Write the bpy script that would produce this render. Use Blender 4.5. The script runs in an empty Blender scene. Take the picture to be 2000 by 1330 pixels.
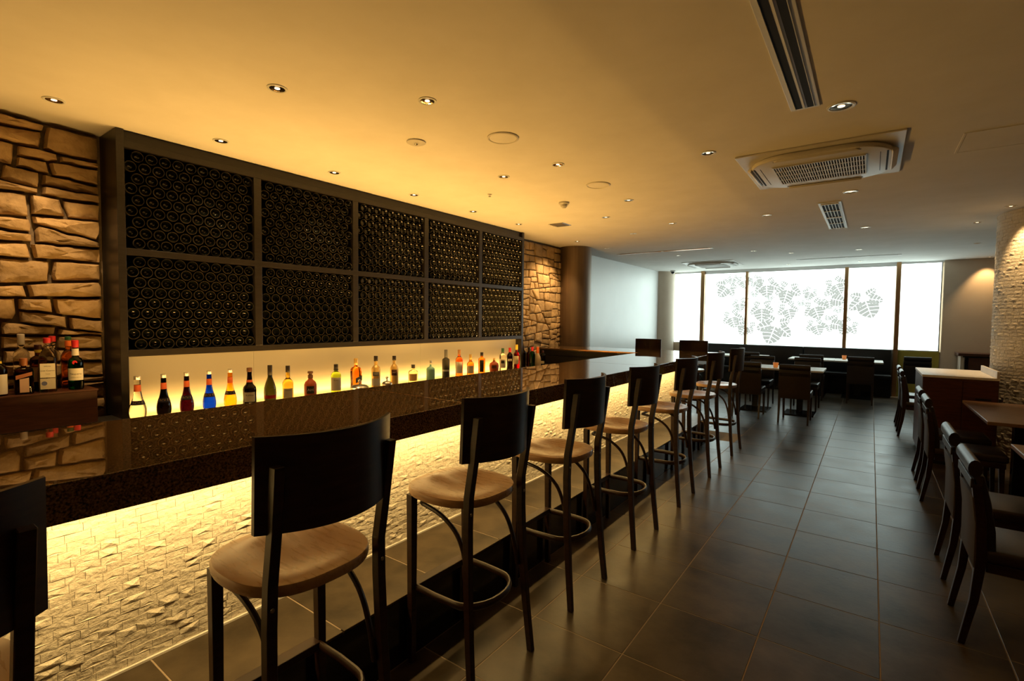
import bpy, bmesh, math, random
from mathutils import Vector, Matrix, noise
rnd = random.Random(7)
S = bpy.context.scene
COL = S.collection
PI = math.pi

# ------------------------------------------------------------------ camera
yaw, pitch, roll, FPX, H = 0.6267, -0.0437, 0.0106, 967.42, 1.5
fw = Vector((-math.sin(yaw)*math.cos(pitch), math.cos(yaw)*math.cos(pitch), math.sin(pitch)))
rt = Vector((math.cos(yaw), math.sin(yaw), 0)); up = rt.cross(fw)
r2 = rt*math.cos(roll)+up*math.sin(roll); u2 = up*math.cos(roll)-rt*math.sin(roll)
cam = bpy.data.objects.new('camera', bpy.data.cameras.new('camera')); COL.objects.link(cam)
M = Matrix(((r2.x, u2.x, -fw.x, 0), (r2.y, u2.y, -fw.y, 0), (r2.z, u2.z, -fw.z, H), (0, 0, 0, 1)))
cam.matrix_world = M
cam.data.sensor_width = 36; cam.data.lens = 36*FPX/2000; cam.data.clip_start = .02
S.camera = cam

# ------------------------------------------------------------------ world, light levels, exposure
W = bpy.data.worlds.new('world'); S.world = W; W.use_nodes = True
W.node_tree.nodes['Background'].inputs[0].default_value = (.8, .95, 1, 1)
W.node_tree.nodes['Background'].inputs[1].default_value = .6
S.view_settings.view_transform = 'Standard'; S.view_settings.look = 'None'
S.view_settings.exposure = 0; S.view_settings.gamma = 1; S.view_settings.use_curve_mapping = False
try:
    S.cycles.use_denoising = True; S.cycles.sample_clamp_indirect = 4; S.cycles.max_bounces = 9
    S.cycles.diffuse_bounces = 5; S.cycles.glossy_bounces = 4; S.cycles.transmission_bounces = 8
    S.cycles.caustics_reflective = False; S.cycles.caustics_refractive = False
    S.cycles.blur_glossy = .1
except Exception: pass
WARM = (1, .53, .12)
WARMB = (1, .64, .22)
WARM2 = (1, .62, .26)
P_BAR, P_BACK, P_TOPFILL, P_TOEFILL = 49, 17, 88, 17   # LED strips: under the bar nosing, behind the bottles; then two made-up ceiling fills
P_SPOT = 42                              # lit ceiling spots
WIN = 3.5                               # frosted windows
def area(name, loc, rot, sx, sy, power, color, spread=180):
    l = bpy.data.lights.new(name, 'AREA'); l.shape = 'RECTANGLE'; l.size = sx; l.size_y = sy
    l.energy = power; l.color = color; l.spread = math.radians(spread)
    o = bpy.data.objects.new(name, l); COL.objects.link(o); o.location = loc; o.rotation_euler = rot
    return o
# strip under the bar nosing (shines back onto the mosaic panel), strip at the foot of the glass panel, then two added ceiling fills
area('led_or_fill_strip', (-1.86, 3.1, .938), (0, math.radians(24), 0), .03, 6.7, P_BAR, WARMB)
area('led_or_fill_strip', (-4.075, 3.48, .815), (0, math.radians(180-38), 0), .04, 4.55, P_BACK, WARM)
area('led_or_fill_strip', (-3.60, 3.4, .815), (0, math.radians(180+12), 0), .03, 5.2, P_TOPFILL, WARM, 165)  # added unseen fill at the worktop edge, brightens the ceiling near the rack
area('led_or_fill_strip', (-3.42, 3.2, .13), (0, math.radians(180+8), 0), .05, 6.0, P_TOEFILL, WARM)  # added unseen fill near the aisle floor, gives the ceiling its shadow edge

# ------------------------------------------------------------------ mesh helpers
class MB:
    def __init__(s): s.v = []; s.f = []; s.m = []
    def add(s, vs, fs, mi=0):
        n = len(s.v); s.v += [tuple(v) for v in vs]; s.f += [tuple(i+n for i in f) for f in fs]; s.m += [mi]*len(fs); return s
    def box(s, x0, x1, y0, y1, z0, z1, mi=0):
        return s.add([(x0,y0,z0),(x1,y0,z0),(x1,y1,z0),(x0,y1,z0),(x0,y0,z1),(x1,y0,z1),(x1,y1,z1),(x0,y1,z1)],
                     [(0,3,2,1),(4,5,6,7),(0,1,5,4),(1,2,6,5),(2,3,7,6),(3,0,4,7)], mi)
    def lathe(s, prof, n=20, c=(0,0,0), mi=0, ax='z'):
        vs = []; fs = []
        for r, h in prof:
            for k in range(n):
                a = 2*PI*k/n
                if ax == 'z': vs.append((c[0]+r*math.cos(a), c[1]+r*math.sin(a), c[2]+h))
                else: vs.append((c[0]+h, c[1]+r*math.cos(a), c[2]+r*math.sin(a)))
        for i in range(len(prof)-1):
            for k in range(n):
                a, b = i*n+k, i*n+(k+1) % n
                fs.append((a, b, b+n, a+n))
        fs.append(tuple(range(n))[::-1]); L = (len(prof)-1)*n; fs.append(tuple(range(L, L+n)))
        return s.add(vs, fs, mi)
    def tube(s, pts, r, n=10, mi=0, ry=None, closed=False):
        pts = [Vector(p) for p in pts]; vs = []; N = len(pts); ref = None
        for i, p in enumerate(pts):
            t = (pts[min(i+1, N-1)]-pts[max(i-1, 0)]) if not closed else pts[(i+1) % N]-pts[i-1]
            t.normalize()
            if ref is None:
                ref = Vector((0, 0, 1)) if abs(t.z) < .9 else Vector((1, 0, 0))
            a = (ref-t*ref.dot(t)).normalized(); ref = a; b = t.cross(a)
            rr = r[i] if isinstance(r, (list, tuple)) else r
            for k in range(n):
                q = 2*PI*k/n; vs.append(p+a*(rr if ry is None else ry)*math.sin(q)+b*rr*math.cos(q))
        fs = []
        for i in range(N if closed else N-1):
            for k in range(n):
                j = (i+1) % N; fs.append((i*n+k, i*n+(k+1) % n, j*n+(k+1) % n, j*n+k))
        if not closed: fs.append(tuple(range(n))[::-1]); fs.append(tuple(range((N-1)*n, N*n)))
        return s.add(vs, fs, mi)
    def prism(s, poly, z0, z1, mi=0):
        n = len(poly)
        return s.add([(x, y, z0) for x, y in poly]+[(x, y, z1) for x, y in poly],
                     [tuple(range(n))[::-1], tuple(range(n, 2*n))]+[(i, (i+1) % n, n+(i+1) % n, n+i) for i in range(n)], mi)
    def bar(s, a, b, w, d, mi=0):       # square bar of widths w (x) d (y) between two points, ends horizontal
        a, b = Vector(a), Vector(b); vs = []
        w1, w2 = w if isinstance(w, tuple) else (w, w); d1, d2 = d if isinstance(d, tuple) else (d, d)
        for p, ww, dd in ((a, w1, d1), (b, w2, d2)):
            vs += [p+Vector((sx*ww/2, sy*dd/2, 0)) for sx, sy in ((-1,-1),(1,-1),(1,1),(-1,1))]
        return s.add(vs, [(0,3,2,1),(4,5,6,7),(0,1,5,4),(1,2,6,5),(2,3,7,6),(3,0,4,7)], mi)
    def loft(s, pts, ws, ds, mi=0):     # one square-section member through several points
        vs = []; n = len(pts)
        for p, w, d in zip(pts, ws, ds): vs += [(p[0]+sx*w/2, p[1]+sy*d/2, p[2]) for sx, sy in ((-1,-1),(1,-1),(1,1),(-1,1))]
        fs = [(0,3,2,1), (4*n-4,4*n-3,4*n-2,4*n-1)]
        for i in range(n-1):
            a = 4*i; fs += [(a+k, a+(k+1) % 4, a+4+(k+1) % 4, a+4+k) for k in range(4)]
        return s.add(vs, fs, mi)
    def mesh(s, name, bevel=0, smooth=False, seg=2):
        me = bpy.data.meshes.new(name); me.from_pydata(s.v, [], s.f)
        if any(s.m):
            me.polygons.foreach_set('material_index', s.m)
        bm = bmesh.new(); bm.from_mesh(me); bmesh.ops.recalc_face_normals(bm, faces=bm.faces)
        if bevel: bmesh.ops.bevel(bm, geom=[e for e in bm.edges if e.calc_face_angle(0) > .5], offset=bevel, segments=seg, affect='EDGES', profile=.5, clamp_overlap=True)
        bm.to_mesh(me); bm.free()
        if smooth:
            me.polygons.foreach_set('use_smooth', [True]*len(me.polygons))
            try: me.set_sharp_from_angle(angle=math.radians(40))
            except Exception: pass
        return me
def obj(name, mb, mat, parent=None, bevel=0, smooth=False, label=None, seg=2, loc=None):
    me = mb if isinstance(mb, bpy.types.Mesh) else mb.mesh(name, bevel, smooth, seg)
    if mat is not None and not me.materials:
        for m in (mat if isinstance(mat, (list, tuple)) else [mat]): me.materials.append(m)
    o = bpy.data.objects.new(name, me); COL.objects.link(o)
    if parent: o.parent = parent
    if label: o['label'] = label
    if loc: o.location = loc
    return o
def tag(o, label, cat=None, group=None, kind=None):
    o['label'] = label
    if cat: o['category'] = cat
    if group: o['group'] = group
    if kind: o['kind'] = kind
    return o
def thing(name, label, cat, loc=(0,0,0), rz=0, group=None):
    o = bpy.data.objects.new(name, None); COL.objects.link(o); o.location = loc; o.rotation_euler = (0, 0, rz)
    o.empty_display_size = .1
    return tag(o, label, cat, group)
def copy_tree(src, loc, rz, label, group=None):
    def rec(o, par):
        c = o.copy(); COL.objects.link(c); c.parent = par
        for ch in [k for k in KIDS.get(o.name, ())]: rec(ch, c)
        return c
    KIDS = {}
    for k in bpy.data.objects:
        if k.parent: KIDS.setdefault(k.parent.name, []).append(k)
    r = rec(src, None); r.location = loc; r.rotation_euler = (0, 0, rz); r['label'] = label
    if group: r['group'] = group
    return r
ORD = ['first','second','third','fourth','fifth','sixth','seventh','eighth','ninth','tenth']

# ------------------------------------------------------------------ materials
def mat(name, col, rough=.5, metal=0, spec=.5, trans=0, ior=1.45, emit=None, es=0, coat=0):
    m = bpy.data.materials.new(name); m.use_nodes = True; b = m.node_tree.nodes['Principled BSDF']
    b.inputs['Base Color'].default_value = (*col, 1); b.inputs['Roughness'].default_value = rough
    b.inputs['Metallic'].default_value = metal; b.inputs['Specular IOR Level'].default_value = spec
    b.inputs['Transmission Weight'].default_value = trans; b.inputs['IOR'].default_value = ior
    b.inputs['Coat Weight'].default_value = coat
    if emit: b.inputs['Emission Color'].default_value = (*emit, 1); b.inputs['Emission Strength'].default_value = es
    return m
def nz(m, scale, c0, c1, bump=0, detail=5, rough=None, stretch=(1,1,1), lo=.3, hi=.7, dist=.01, rnd_obj=0, kind='noise', bscale=None):
    nt = m.node_tree; N = nt.nodes.new; L = nt.links.new; b = nt.nodes['Principled BSDF']
    tc = N('ShaderNodeTexCoord'); mp = N('ShaderNodeMapping'); mp.inputs['Scale'].default_value = stretch
    L(tc.outputs['Object'], mp.inputs['Vector']); vec = mp.outputs['Vector']
    if rnd_obj:
        oi = N('ShaderNodeObjectInfo'); ad = N('ShaderNodeVectorMath'); ad.operation = 'MULTIPLY_ADD'
        L(oi.outputs['Random'], ad.inputs[0]); ad.inputs[1].default_value = (37, 53, 71); L(mp.outputs['Vector'], ad.inputs[2]); vec = ad.outputs[0]
    t = N('ShaderNodeTexNoise' if kind == 'noise' else 'ShaderNodeTexVoronoi'); t.inputs['Scale'].default_value = scale
    if kind == 'noise': t.inputs['Detail'].default_value = detail; t.inputs['Roughness'].default_value = .6
    L(vec, t.inputs['Vector'])
    cr = N('ShaderNodeValToRGB'); e = cr.color_ramp.elements
    e[0].position = lo; e[0].color = (*c0, 1); e[1].position = hi; e[1].color = (*c1, 1)
    out = t.outputs[0] if kind == 'noise' else t.outputs['Color']
    L(out, cr.inputs[0]); colout = cr.outputs[0]
    if rnd_obj:
        hsv = N('ShaderNodeHueSaturation'); mr = N('ShaderNodeMapRange'); L(oi.outputs['Random'], mr.inputs[0])
        mr.inputs[3].default_value = 1-rnd_obj; mr.inputs[4].default_value = 1+rnd_obj
        L(mr.outputs[0], hsv.inputs['Value']); L(colout, hsv.inputs['Color']); colout = hsv.outputs[0]
    L(colout, b.inputs['Base Color'])
    if rough:
        mr = N('ShaderNodeMapRange'); L(t.outputs[0], mr.inputs[0]); mr.inputs[3].default_value = rough[0]; mr.inputs[4].default_value = rough[1]
        L(mr.outputs[0], b.inputs['Roughness'])
    if bump:
        src = t.outputs[0]
        if bscale:
            t2 = N('ShaderNodeTexNoise'); t2.inputs['Scale'].default_value = bscale; t2.inputs['Detail'].default_value = 6; L(vec, t2.inputs['Vector']); src = t2.outputs[0]
        bp = N('ShaderNodeBump'); bp.inputs['Strength'].default_value = bump; bp.inputs['Distance'].default_value = dist
        L(src, bp.inputs['Height']); L(bp.outputs[0], b.inputs['Normal'])
    return m
M_plaster = nz(mat('ceiling_paint', (.8,.78,.74), .9), 3, (.76,.74,.7), (.82,.8,.77))
M_white = nz(mat('white_wall_gloss', (.9,.92,.92), .4, metal=.22), 2, (.86,.88,.88), (.9,.92,.92))
M_beige = nz(mat('beige_paint', (.62,.5,.38), .5), 2, (.58,.47,.36), (.64,.53,.41))
M_stone = nz(mat('sandstone', (.5,.36,.2), .9), 5, (.28,.19,.095), (.56,.40,.22), bump=.9, detail=9, rnd_obj=.22, dist=.02, bscale=16)
M_mortar = nz(mat('mortar', (.22,.17,.12), .95), 30, (.16,.125,.09), (.27,.21,.15), bump=.6)
M_mosaic = nz(mat('split_face_limestone', (.72,.66,.56), .85), 55, (.66,.6,.5), (.78,.72,.62), bump=.75, dist=.010)
M_tile = nz(mat('slate_tile', (.05,.045,.04), .4), 4, (.018,.013,.008), (.10,.073,.043), bump=.12, rough=(.22,.44), detail=9, rnd_obj=.15, dist=.004, bscale=40)
M_grout = nz(mat('grout', (.3,.24,.17), .9), 80, (.27,.21,.15), (.34,.27,.2))
M_granite = nz(mat('brown_granite', (.06,.035,.018), .02, spec=.6), 150, (.020,.011,.005), (.27,.155,.065), detail=3, lo=.38, hi=.72)
M_blackstone = nz(mat('black_polished_stone', (.006,.006,.006), .12), 60, (.004,.004,.004), (.012,.011,.01))
M_wood = nz(mat('dark_stained_wood', (.035,.014,.007), .33), 9, (.012,.005,.003), (.036,.016,.008), stretch=(1,1,7), detail=6, rough=(.25,.42))
M_seat = nz(mat('stained_wood_seat', (.22,.12,.06), .3), 10, (.38,.225,.11), (.44,.265,.135), stretch=(1,7,7), detail=3, rough=(.24,.32))
M_walnut = nz(mat('red_brown_veneer', (.07,.022,.010), .4), 8, (.05,.015,.007), (.10,.034,.016), stretch=(1,1,9), rough=(.32,.5))
M_frame = nz(mat('rack_frame_lacquer', (.045,.038,.032), .35), 12, (.017,.014,.012), (.026,.022,.019), stretch=(6,1,6))
M_black = mat('black_void', (.004,.004,.004), .8)
M_leather = nz(mat('dark_brown_leather', (.022,.015,.011), .38), 90, (.018,.012,.009), (.03,.02,.015), bump=.15, dist=.002)
M_shell = nz(mat('brown_back_fabric', (.07,.042,.022), .7), 120, (.022,.013,.007), (.036,.021,.012), bump=.1, dist=.002)
M_blackleather = nz(mat('black_leather', (.008,.008,.008), .4), 90, (.006,.006,.006), (.012,.012,.012), bump=.15, dist=.002)
M_chrome = mat('chrome', (.8,.8,.8), .15, 1)
M_brass = mat('brushed_bronze', (.45,.27,.13), .32, 1)
M_steel = mat('brushed_steel', (.6,.6,.6), .3, 1)
M_ac = nz(mat('air_conditioner_plastic', (.62,.6,.55), .45), 5, (.6,.58,.53), (.64,.62,.57))
M_grillw = mat('grille_white_metal', (.7,.72,.7), .4)
M_tabletop = nz(mat('pale_laminate_top', (.62,.6,.56), .5, spec=.25), 14, (.74,.72,.68), (.84,.82,.78), stretch=(8,1,1), rough=(.4,.5))
M_browntop = nz(mat('brown_table_top', (.2,.11,.06), .35), 9, (.17,.09,.05), (.24,.135,.075), stretch=(1,8,1))
M_olive = nz(mat('olive_yellow_panel', (.35,.29,.04), .6), 6, (.32,.27,.04), (.38,.32,.05))
M_column = nz(mat('dark_bronze_cladding', (.2,.15,.11), .42, metal=.85), 2, (.17,.125,.09), (.22,.165,.12), stretch=(20,20,.4))
M_panelglass = mat('milk_glass_panel', (.62,.60,.56), .25)
M_win = mat('frosted_window_glass', (.8,.85,.83), .3, emit=(.82,1,.945), es=WIN)
M_leaf = mat('etched_leaf_film', (.1,.1,.1), .6, emit=(.53,.58,.53), es=1.0)  # film glows by itself, in place of daylight passing through it
def glass(name, c, rough=.03, ior=1.36): return mat(name, c, rough, trans=1, ior=ior)
def lamp_glow(name, c, s): return mat(name, (.8,.8,.8), .5, emit=c, es=s)
M_lampon = lamp_glow('lit_lamp', (1,.75,.45), 3)
M_lampoff = mat('lamp_lens', (.5,.42,.3), .15)

# ------------------------------------------------------------------ the setting
C = 2.73
YW = 12.8            # window wall
XL = -4.38           # left wall
def struct(name, mb, m, label, parent=None, bevel=0, smooth=False):
    o = obj(name, mb, m, parent, bevel, smooth)
    if not parent: o['kind'] = 'structure'; o['label'] = label
    return o
XR, YB = 3.0, -3.0
floor = struct('floor', MB().box(XL-.2, XR+.2, YB-.2, YW+.2, -.2, -.0012), M_grout, 'dark slate tiled floor with pale brown grout lines')
xs = [-1.3254+.4695*i for i in range(9)]
def tile_mesh(w, d): return MB().box(.0025, w-.0025, .0025, d-.0025, -.012, 0).mesh('tile', bevel=.0012, seg=1)
TM = tile_mesh(.4695, .4998); TP = tile_mesh(.2775, .4998)
def put(mesh, m, par, x, y, z=0):
    if not mesh.materials: mesh.materials.append(m)
    o = bpy.data.objects.new('tile', mesh); COL.objects.link(o); o.parent = par; o.location = (x, y, z); return o
for j in range(-1, 24):
    y = .5538+.4998*j
    for x in xs[:8]: put(TM, M_tile, floor, x, y)
    if y < 6.4: put(TP, M_tile, floor, -1.603, y)
    elif y > 6.6:
        for k in (1, 2, 3): put(TM, M_tile, floor, xs[0]-.4695*k, y)
ceiling = struct('ceiling', MB().box(XL-.2, XR+.2, YB-.2, YW+.2, C, C+.2), M_plaster, 'smooth pale painted ceiling with recessed fittings')
struct('wall_back', MB().box(XL-.2, XR+.2, YB-.2, YB, 0, C), M_walnut, 'dark wall behind the viewpoint')
struct('wall_right', MB().box(XR, XR+.2, YB, YW, 0, C), M_beige, 'plain right hand wall behind the pillar')

# --- left wall: mortar bed, two stone-clad stretches, white stretch
wl = struct('wall_left', MB().box(XL-.2, XL, YB, YW, 0, C), M_mortar, 'left wall, rubble stone beside the wine rack')
def clip(poly, p, n):      # keep the side where (v-p).n <= 0
    out = []
    for i in range(len(poly)):
        a, b = poly[i], poly[(i+1) % len(poly)]
        da = (a[0]-p[0])*n[0]+(a[1]-p[1])*n[1]; db = (b[0]-p[0])*n[0]+(b[1]-p[1])*n[1]
        if da <= 0: out.append(a)
        if da*db < 0:
            t = da/(da-db); out.append((a[0]+(b[0]-a[0])*t, a[1]+(b[1]-a[1])*t))
    return out
def bsp(poly, R, wmax, hmax, out, tilt=.12, vt=1.5):
    us = [q[0] for q in poly]; vs = [q[1] for q in poly]
    w, h = max(us)-min(us), max(vs)-min(vs)
    if (w < wmax*R.uniform(.7, 1.25) and h < hmax*R.uniform(.75, 1.25)) or len(poly) < 3 or min(w, h) < .06:
        out.append(poly); return
    cu, cv = (max(us)+min(us))/2, (max(vs)+min(vs))/2
    if h/hmax > w/wmax*.8:
        p = (cu, cv+h*R.uniform(-.16, .16)); a = R.gauss(0, tilt); n = (-math.sin(a), math.cos(a))
    else:
        p = (cu+w*R.uniform(-.16, .16), cv); a = R.gauss(0, tilt*vt); n = (math.cos(a), math.sin(a))
    A = clip(poly, p, n); B = clip(poly, p, (-n[0], -n[1]))
    for q in (A, B):
        if len(q) > 2: bsp(q, R, wmax, hmax, out, tilt, vt)
def stone_obj(poly, R, parent, x0, proud=.07, gap=.011, rg=1):
    # resample edge, inset for the joint, then rings towards the centre with a rough split face
    cu = sum(q[0] for q in poly)/len(poly); cv = sum(q[1] for q in poly)/len(poly)
    pts = []
    for i in range(len(poly)):
        a, b = poly[i], poly[(i+1) % len(poly)]; L = math.hypot(b[0]-a[0], b[1]-a[1]); n = max(1, round(L/.045))
        for k in range(n): pts.append((a[0]+(b[0]-a[0])*k/n, a[1]+(b[1]-a[1])*k/n))
    w = max(q[0] for q in pts)-min(q[0] for q in pts); h = max(q[1] for q in pts)-min(q[1] for q in pts)
    if w < .05 or h < .04: return
    ring0 = []
    for (u, v) in pts:
        # inset in metres and rounding of the corners
        fu = max(0, 1-2*gap/w); fv = max(0, 1-2*gap/h)
        du, dv = (u-cu)*fu, (v-cv)*fv
        k = (abs(2*du/w)**4+abs(2*dv/h)**4)**.25
        s = 1-.10*max(0, k-1)/.19 if k > 1 else 1
        j = .012*noise.noise((u*16+7, v*16, x0*9))
        ring0.append((cu+du*s+j*.5, cv+dv*s+j*.7))
    n = len(ring0); vs = []; fs = []
    tu, tv = R.gauss(0, .07), R.gauss(0, .1); base = proud*R.uniform(.6, 1.25)
    for t, d in ((1, -.02), (1, .42), (.93, .82), (.74, 1), (.45, 1.05)):
        for (u, v) in ring0:
            uu, vv = cu+(u-cu)*t, cv+(v-cv)*t
            hgt = base*d
            if d > .5: hgt += rg*(.022*noise.noise((uu*9, vv*15, 3.1+x0))+.016*noise.noise((uu*26, vv*36, 9.1))+tu*(uu-cu)+tv*(vv-cv))
            vs.append((x0+max(hgt, -.02), uu, vv))
    vs.append((x0+base*1.05+.012*noise.noise((cu*9, cv*15, 3)), cu, cv))
    for r in range(4):
        for i in range(n): fs.append((r*n+i, r*n+(i+1) % n, (r+1)*n+(i+1) % n, (r+1)*n+i))
    for i in range(n): fs.append((4*n+i, 4*n+(i+1) % n, 5*n))
    o = obj('stone', MB().add(vs, fs), M_stone, parent, smooth=True); return o
R = random.Random(11); P = []
bsp([(-.75,.45),(1.13,.45),(1.13,2.71),(-.75,2.71)], R, .40, .19, P)
for q in P: stone_obj(q, R, wl, XL+.012)
R = random.Random(8); P = []
bsp([(5.875,.7),(7.62,.7),(7.62,2.70),(5.875,2.70)], R, .29, .20, P, .10, 2.2)
for q in P: stone_obj(q, R, wl, XL+.02, proud=.03, gap=.006, rg=.2)
struct('trim_1', MB().box(XL, XL+.012, 7.78, 12.42, 0, C), M_white, 'glossy white panelled stretch of the left wall', bevel=.002)
# rounded beige pier in the far corner, dark round column at the end of the bar
struct('column', MB().lathe([(.275,0),(.275,C)], 64, (-4.17, 7.60, 0)), M_column, 'dark bronze clad round column where the bar meets the left wall', smooth=True)
struct('trim_2', MB().lathe([(.36,0),(.36,C)], 64, (-4.44, 12.62, 0)), M_beige, 'beige rounded pier in the corner left of the windows', smooth=True)

# --- window wall
def xw(x): return x*YW/12.2
ZS, ZT, ZTM = .955, 2.69, 2.655
wf = MB()
wf.box(-4.6, XR, YW+.12, YW+.3, 0, C)
struct('wall_front', wf, M_beige, 'window wall, beige beside the frosted panes')
struct('wall_front', MB().box(xw(1.07), XR, YW-.02, YW+.12, 0, C), M_beige, 'beige wall stretch right of the windows')
struct('trim_3', MB().box(-4.6, xw(1.07), YW, YW+.12, 0, ZS-.02), M_beige, 'low wall under the windows')
struct('trim_4', MB().box(-4.6, xw(1.07), YW, YW+.12, ZT+.012, C), M_steel, 'slim head rail over the windows')
struct('trim_5', MB().box(xw(-3.2), xw(.36), YW+.0, YW+.06, ZTM+.01, ZT+.012), M_steel, 'head rail over the middle panes')
bounds = [(-3.92,-3.30,ZT),(-3.205,-2.325,ZTM),(-2.265,-.47,ZTM),(-.40,.36,ZTM),(.44,1.03,ZT)]
wins = []
wl_names = ['narrow frosted pane at the left end of the window wall', 'frosted pane with leaf sprays left of the widest pane', 'widest frosted pane, etched with hanging vine leaves',
            'frosted pane with one big leaf right of the widest pane', 'narrow frosted pane over the olive panel']
for i, (a, b, zt) in enumerate(bounds):
    a, b = xw(a), xw(b)
    w = struct('window_%d' % (i+1), MB().box(a, b, YW+.03, YW+.042, ZS, zt), M_win, wl_names[i])
    fr = MB()
    for q in ((a-.018,a,ZS-.02,zt+.012),(b,b+.018,ZS-.02,zt+.012)): fr.box(q[0],q[1],YW+.005,YW+.055,q[2],q[3])
    fr.box(a,b,YW+.005,YW+.055,ZS-.02,ZS); fr.box(a,b,YW+.005,YW+.055,zt,zt+.012)
    obj('window_frame', fr, M_steel, w); wins.append(w)
obj('glazing_bead', MB().box(xw(-3.205)+.14, xw(-3.205)+.148, YW+.02, YW+.029, ZS, ZTM-.3), M_steel, wins[1])
for k, (a, b) in enumerate(((-3.295,-3.21),(-2.32,-2.27),(-.465,-.405),(.365,.435))):
    a, b = xw(a), xw(b)
    struct('trim_%d' % (6+k), MB().box(a, b, YW-.07, YW+.11, 0 if k in (0, 3) else .9, C if k in (0, 3) else ZTM+.02), M_brass, '%s bronze mullion from the left in the window wall' % ORD[k], bevel=.004)
struct('trim_10', MB().box(xw(.44), xw(1.05), YW-.015, YW-.001, 0, ZS-.02), M_olive, 'olive yellow panel under the right end window')

# etched leaves on the panes (film 4 mm in front of the glass)
def px2win(px, py, y=YW+.02):
    d = fw*FPX+r2*(px-1000)-u2*(py-665); t = y/d.y
    return d.x*t, H+d.z*t
def leaf(px, py, size, ang, R):
    cx, cz = px2win(px, py); s = 1.08*(px2win(px, py-size)[1]-cz)
    mb = MB(); y = YW+.024
    lobes = [(0, 1.0, .42), (60, .85, .30), (-60, .85, .30), (118, .62, .30), (-118, .62, .30)]
    for la, L, wd in lobes:
        a = math.radians(-90+ang+la+R.uniform(-7, 7)); L *= s*R.uniform(.92, 1.06); W2 = wd*L*R.uniform(.95, 1.1)
        ca, sa = math.cos(a), math.sin(a)
        wfun = lambda t: W2*max(0.02, math.sin(PI*min(1, t)**1.05)**.65) if t < 1 else .01
        K = 5 if L > s*.9 else 4; ts = .14 if la == 0 else .24
        for sd in (-1, 1):
            for k in range(K):
                t0 = ts+(.97-ts)*k/K; t1 = ts+(.97-ts)*(k+.90)/K; g = .022*L*(1-.5*t0)
                q = []
                for t, ed in ((t0,0),(t1,0),(t1+.05,.5),(t1+.10,1),((t0+t1)/2+.10,1.05),(t0+.10,1),(t0+.05,.5)):
                    u = t*L; v = g+(wfun(min(t, .985))*.97-g)*ed if ed else g
                    q.append((cx+u*ca-sd*v*sa, y, cz+u*sa+sd*v*ca))
                mb.add(q, [tuple(range(len(q)))])
    return mb, cx
LV = [(1422,558,25,-35),(1452,545,18,20),(1431,541,14,-10),(1497,553,27,5),(1474,546,17,40),(1540,562,29,-8),(1630,552,25,25),(1474,570,11,0),(1504,578,10,0),(1444,590,18,10),
      (1428,616,25,15),(1488,598,27,5),(1460,634,23,-30),(1538,600,24,15),(1516,632,38,-12),(1589,596,27,25),(1618,582,26,75),(1584,568,18,-20),(1592,632,22,15),(1618,630,22,70),(1660,632,24,-30),(1688,582,36,15),(1636,602,11,20),(1564,588,10,10)]
R = random.Random(3)
def win_of(x):
    for i, (a, b, zt) in enumerate(bounds):
        if xw(a) <= x <= xw(b): return wins[i]
    return wins[2]
for q in LV:
    mb, cx = leaf(*q, R); o = obj('leaf_print', mb, M_leaf, win_of(cx))
for pts in ([(1402,579),(1444,581),(1462,583),(1500,588),(1527,591),(1584,577)], [(1444,581),(1432,570),(1428,562)], [(1610,618),(1630,606),(1652,586)], [(1527,591),(1540,566)]):
    ps = [px2win(*q) for q in pts]
    mb = MB()
    for (a, b) in zip(ps, ps[1:]):
        mb.add([(a[0],YW+.0235,a[1]-.009),(b[0],YW+.0235,b[1]-.009),(b[0],YW+.0235,b[1]+.006),(a[0],YW+.0235,a[1]+.006)], [(0,1,2,3)])
    obj('stem_print', mb, M_leaf, win_of(ps[0][0]))

# ------------------------------------------------------------------ round stone-faced pillar on the right
PC = (1.82, 7.85); PR = .68
pil = struct('pillar', MB().lathe([(PR,0),(PR,C)], 72, (PC[0], PC[1], 0)), M_mortar, 'round pillar faced with small split limestone tiles', smooth=True)
R = random.Random(21); pm = MB(); rows = 72; rh = C/rows
for r in range(rows):
    a = R.uniform(0, .1)
    while a < 2*PI:
        da = R.uniform(.05, .11)/PR; b = a+da
        if math.cos((a+b)/2-math.radians(225)) > -.25:
            z0, z1 = r*rh+.001, (r+1)*rh-.001; ga = .0012/PR
            def pp(an, z, d): return (PC[0]+(PR+d)*math.cos(an), PC[1]+(PR+d)*math.sin(an), z)
            d = [R.uniform(.009, .012) for _ in range(4)]; k = R.random(); pk = .013+R.uniform(0, .006) if k < .25 else R.uniform(.010, .013)
            A0, B0 = a+ga, b-ga
            vs = [pp(A0,z0,-.004),pp(B0,z0,-.004),pp(B0,z1,-.004),pp(A0,z1,-.004),pp(A0,z0,d[0]),pp(B0,z0,d[1]),pp(B0,z1,d[2]),pp(A0,z1,d[3]),pp(A0+(B0-A0)*R.uniform(.3,.7), z0+rh*R.uniform(.3,.7), pk)]
            pm.add(vs, [(0,1,5,4),(1,2,6,5),(2,3,7,6),(3,0,4,7),(4,5,8),(5,6,8),(6,7,8),(7,4,8)])
        a = b
o = obj('limestone_facing', pm, M_mosaic, pil); o['kind'] = 'stuff'

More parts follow.
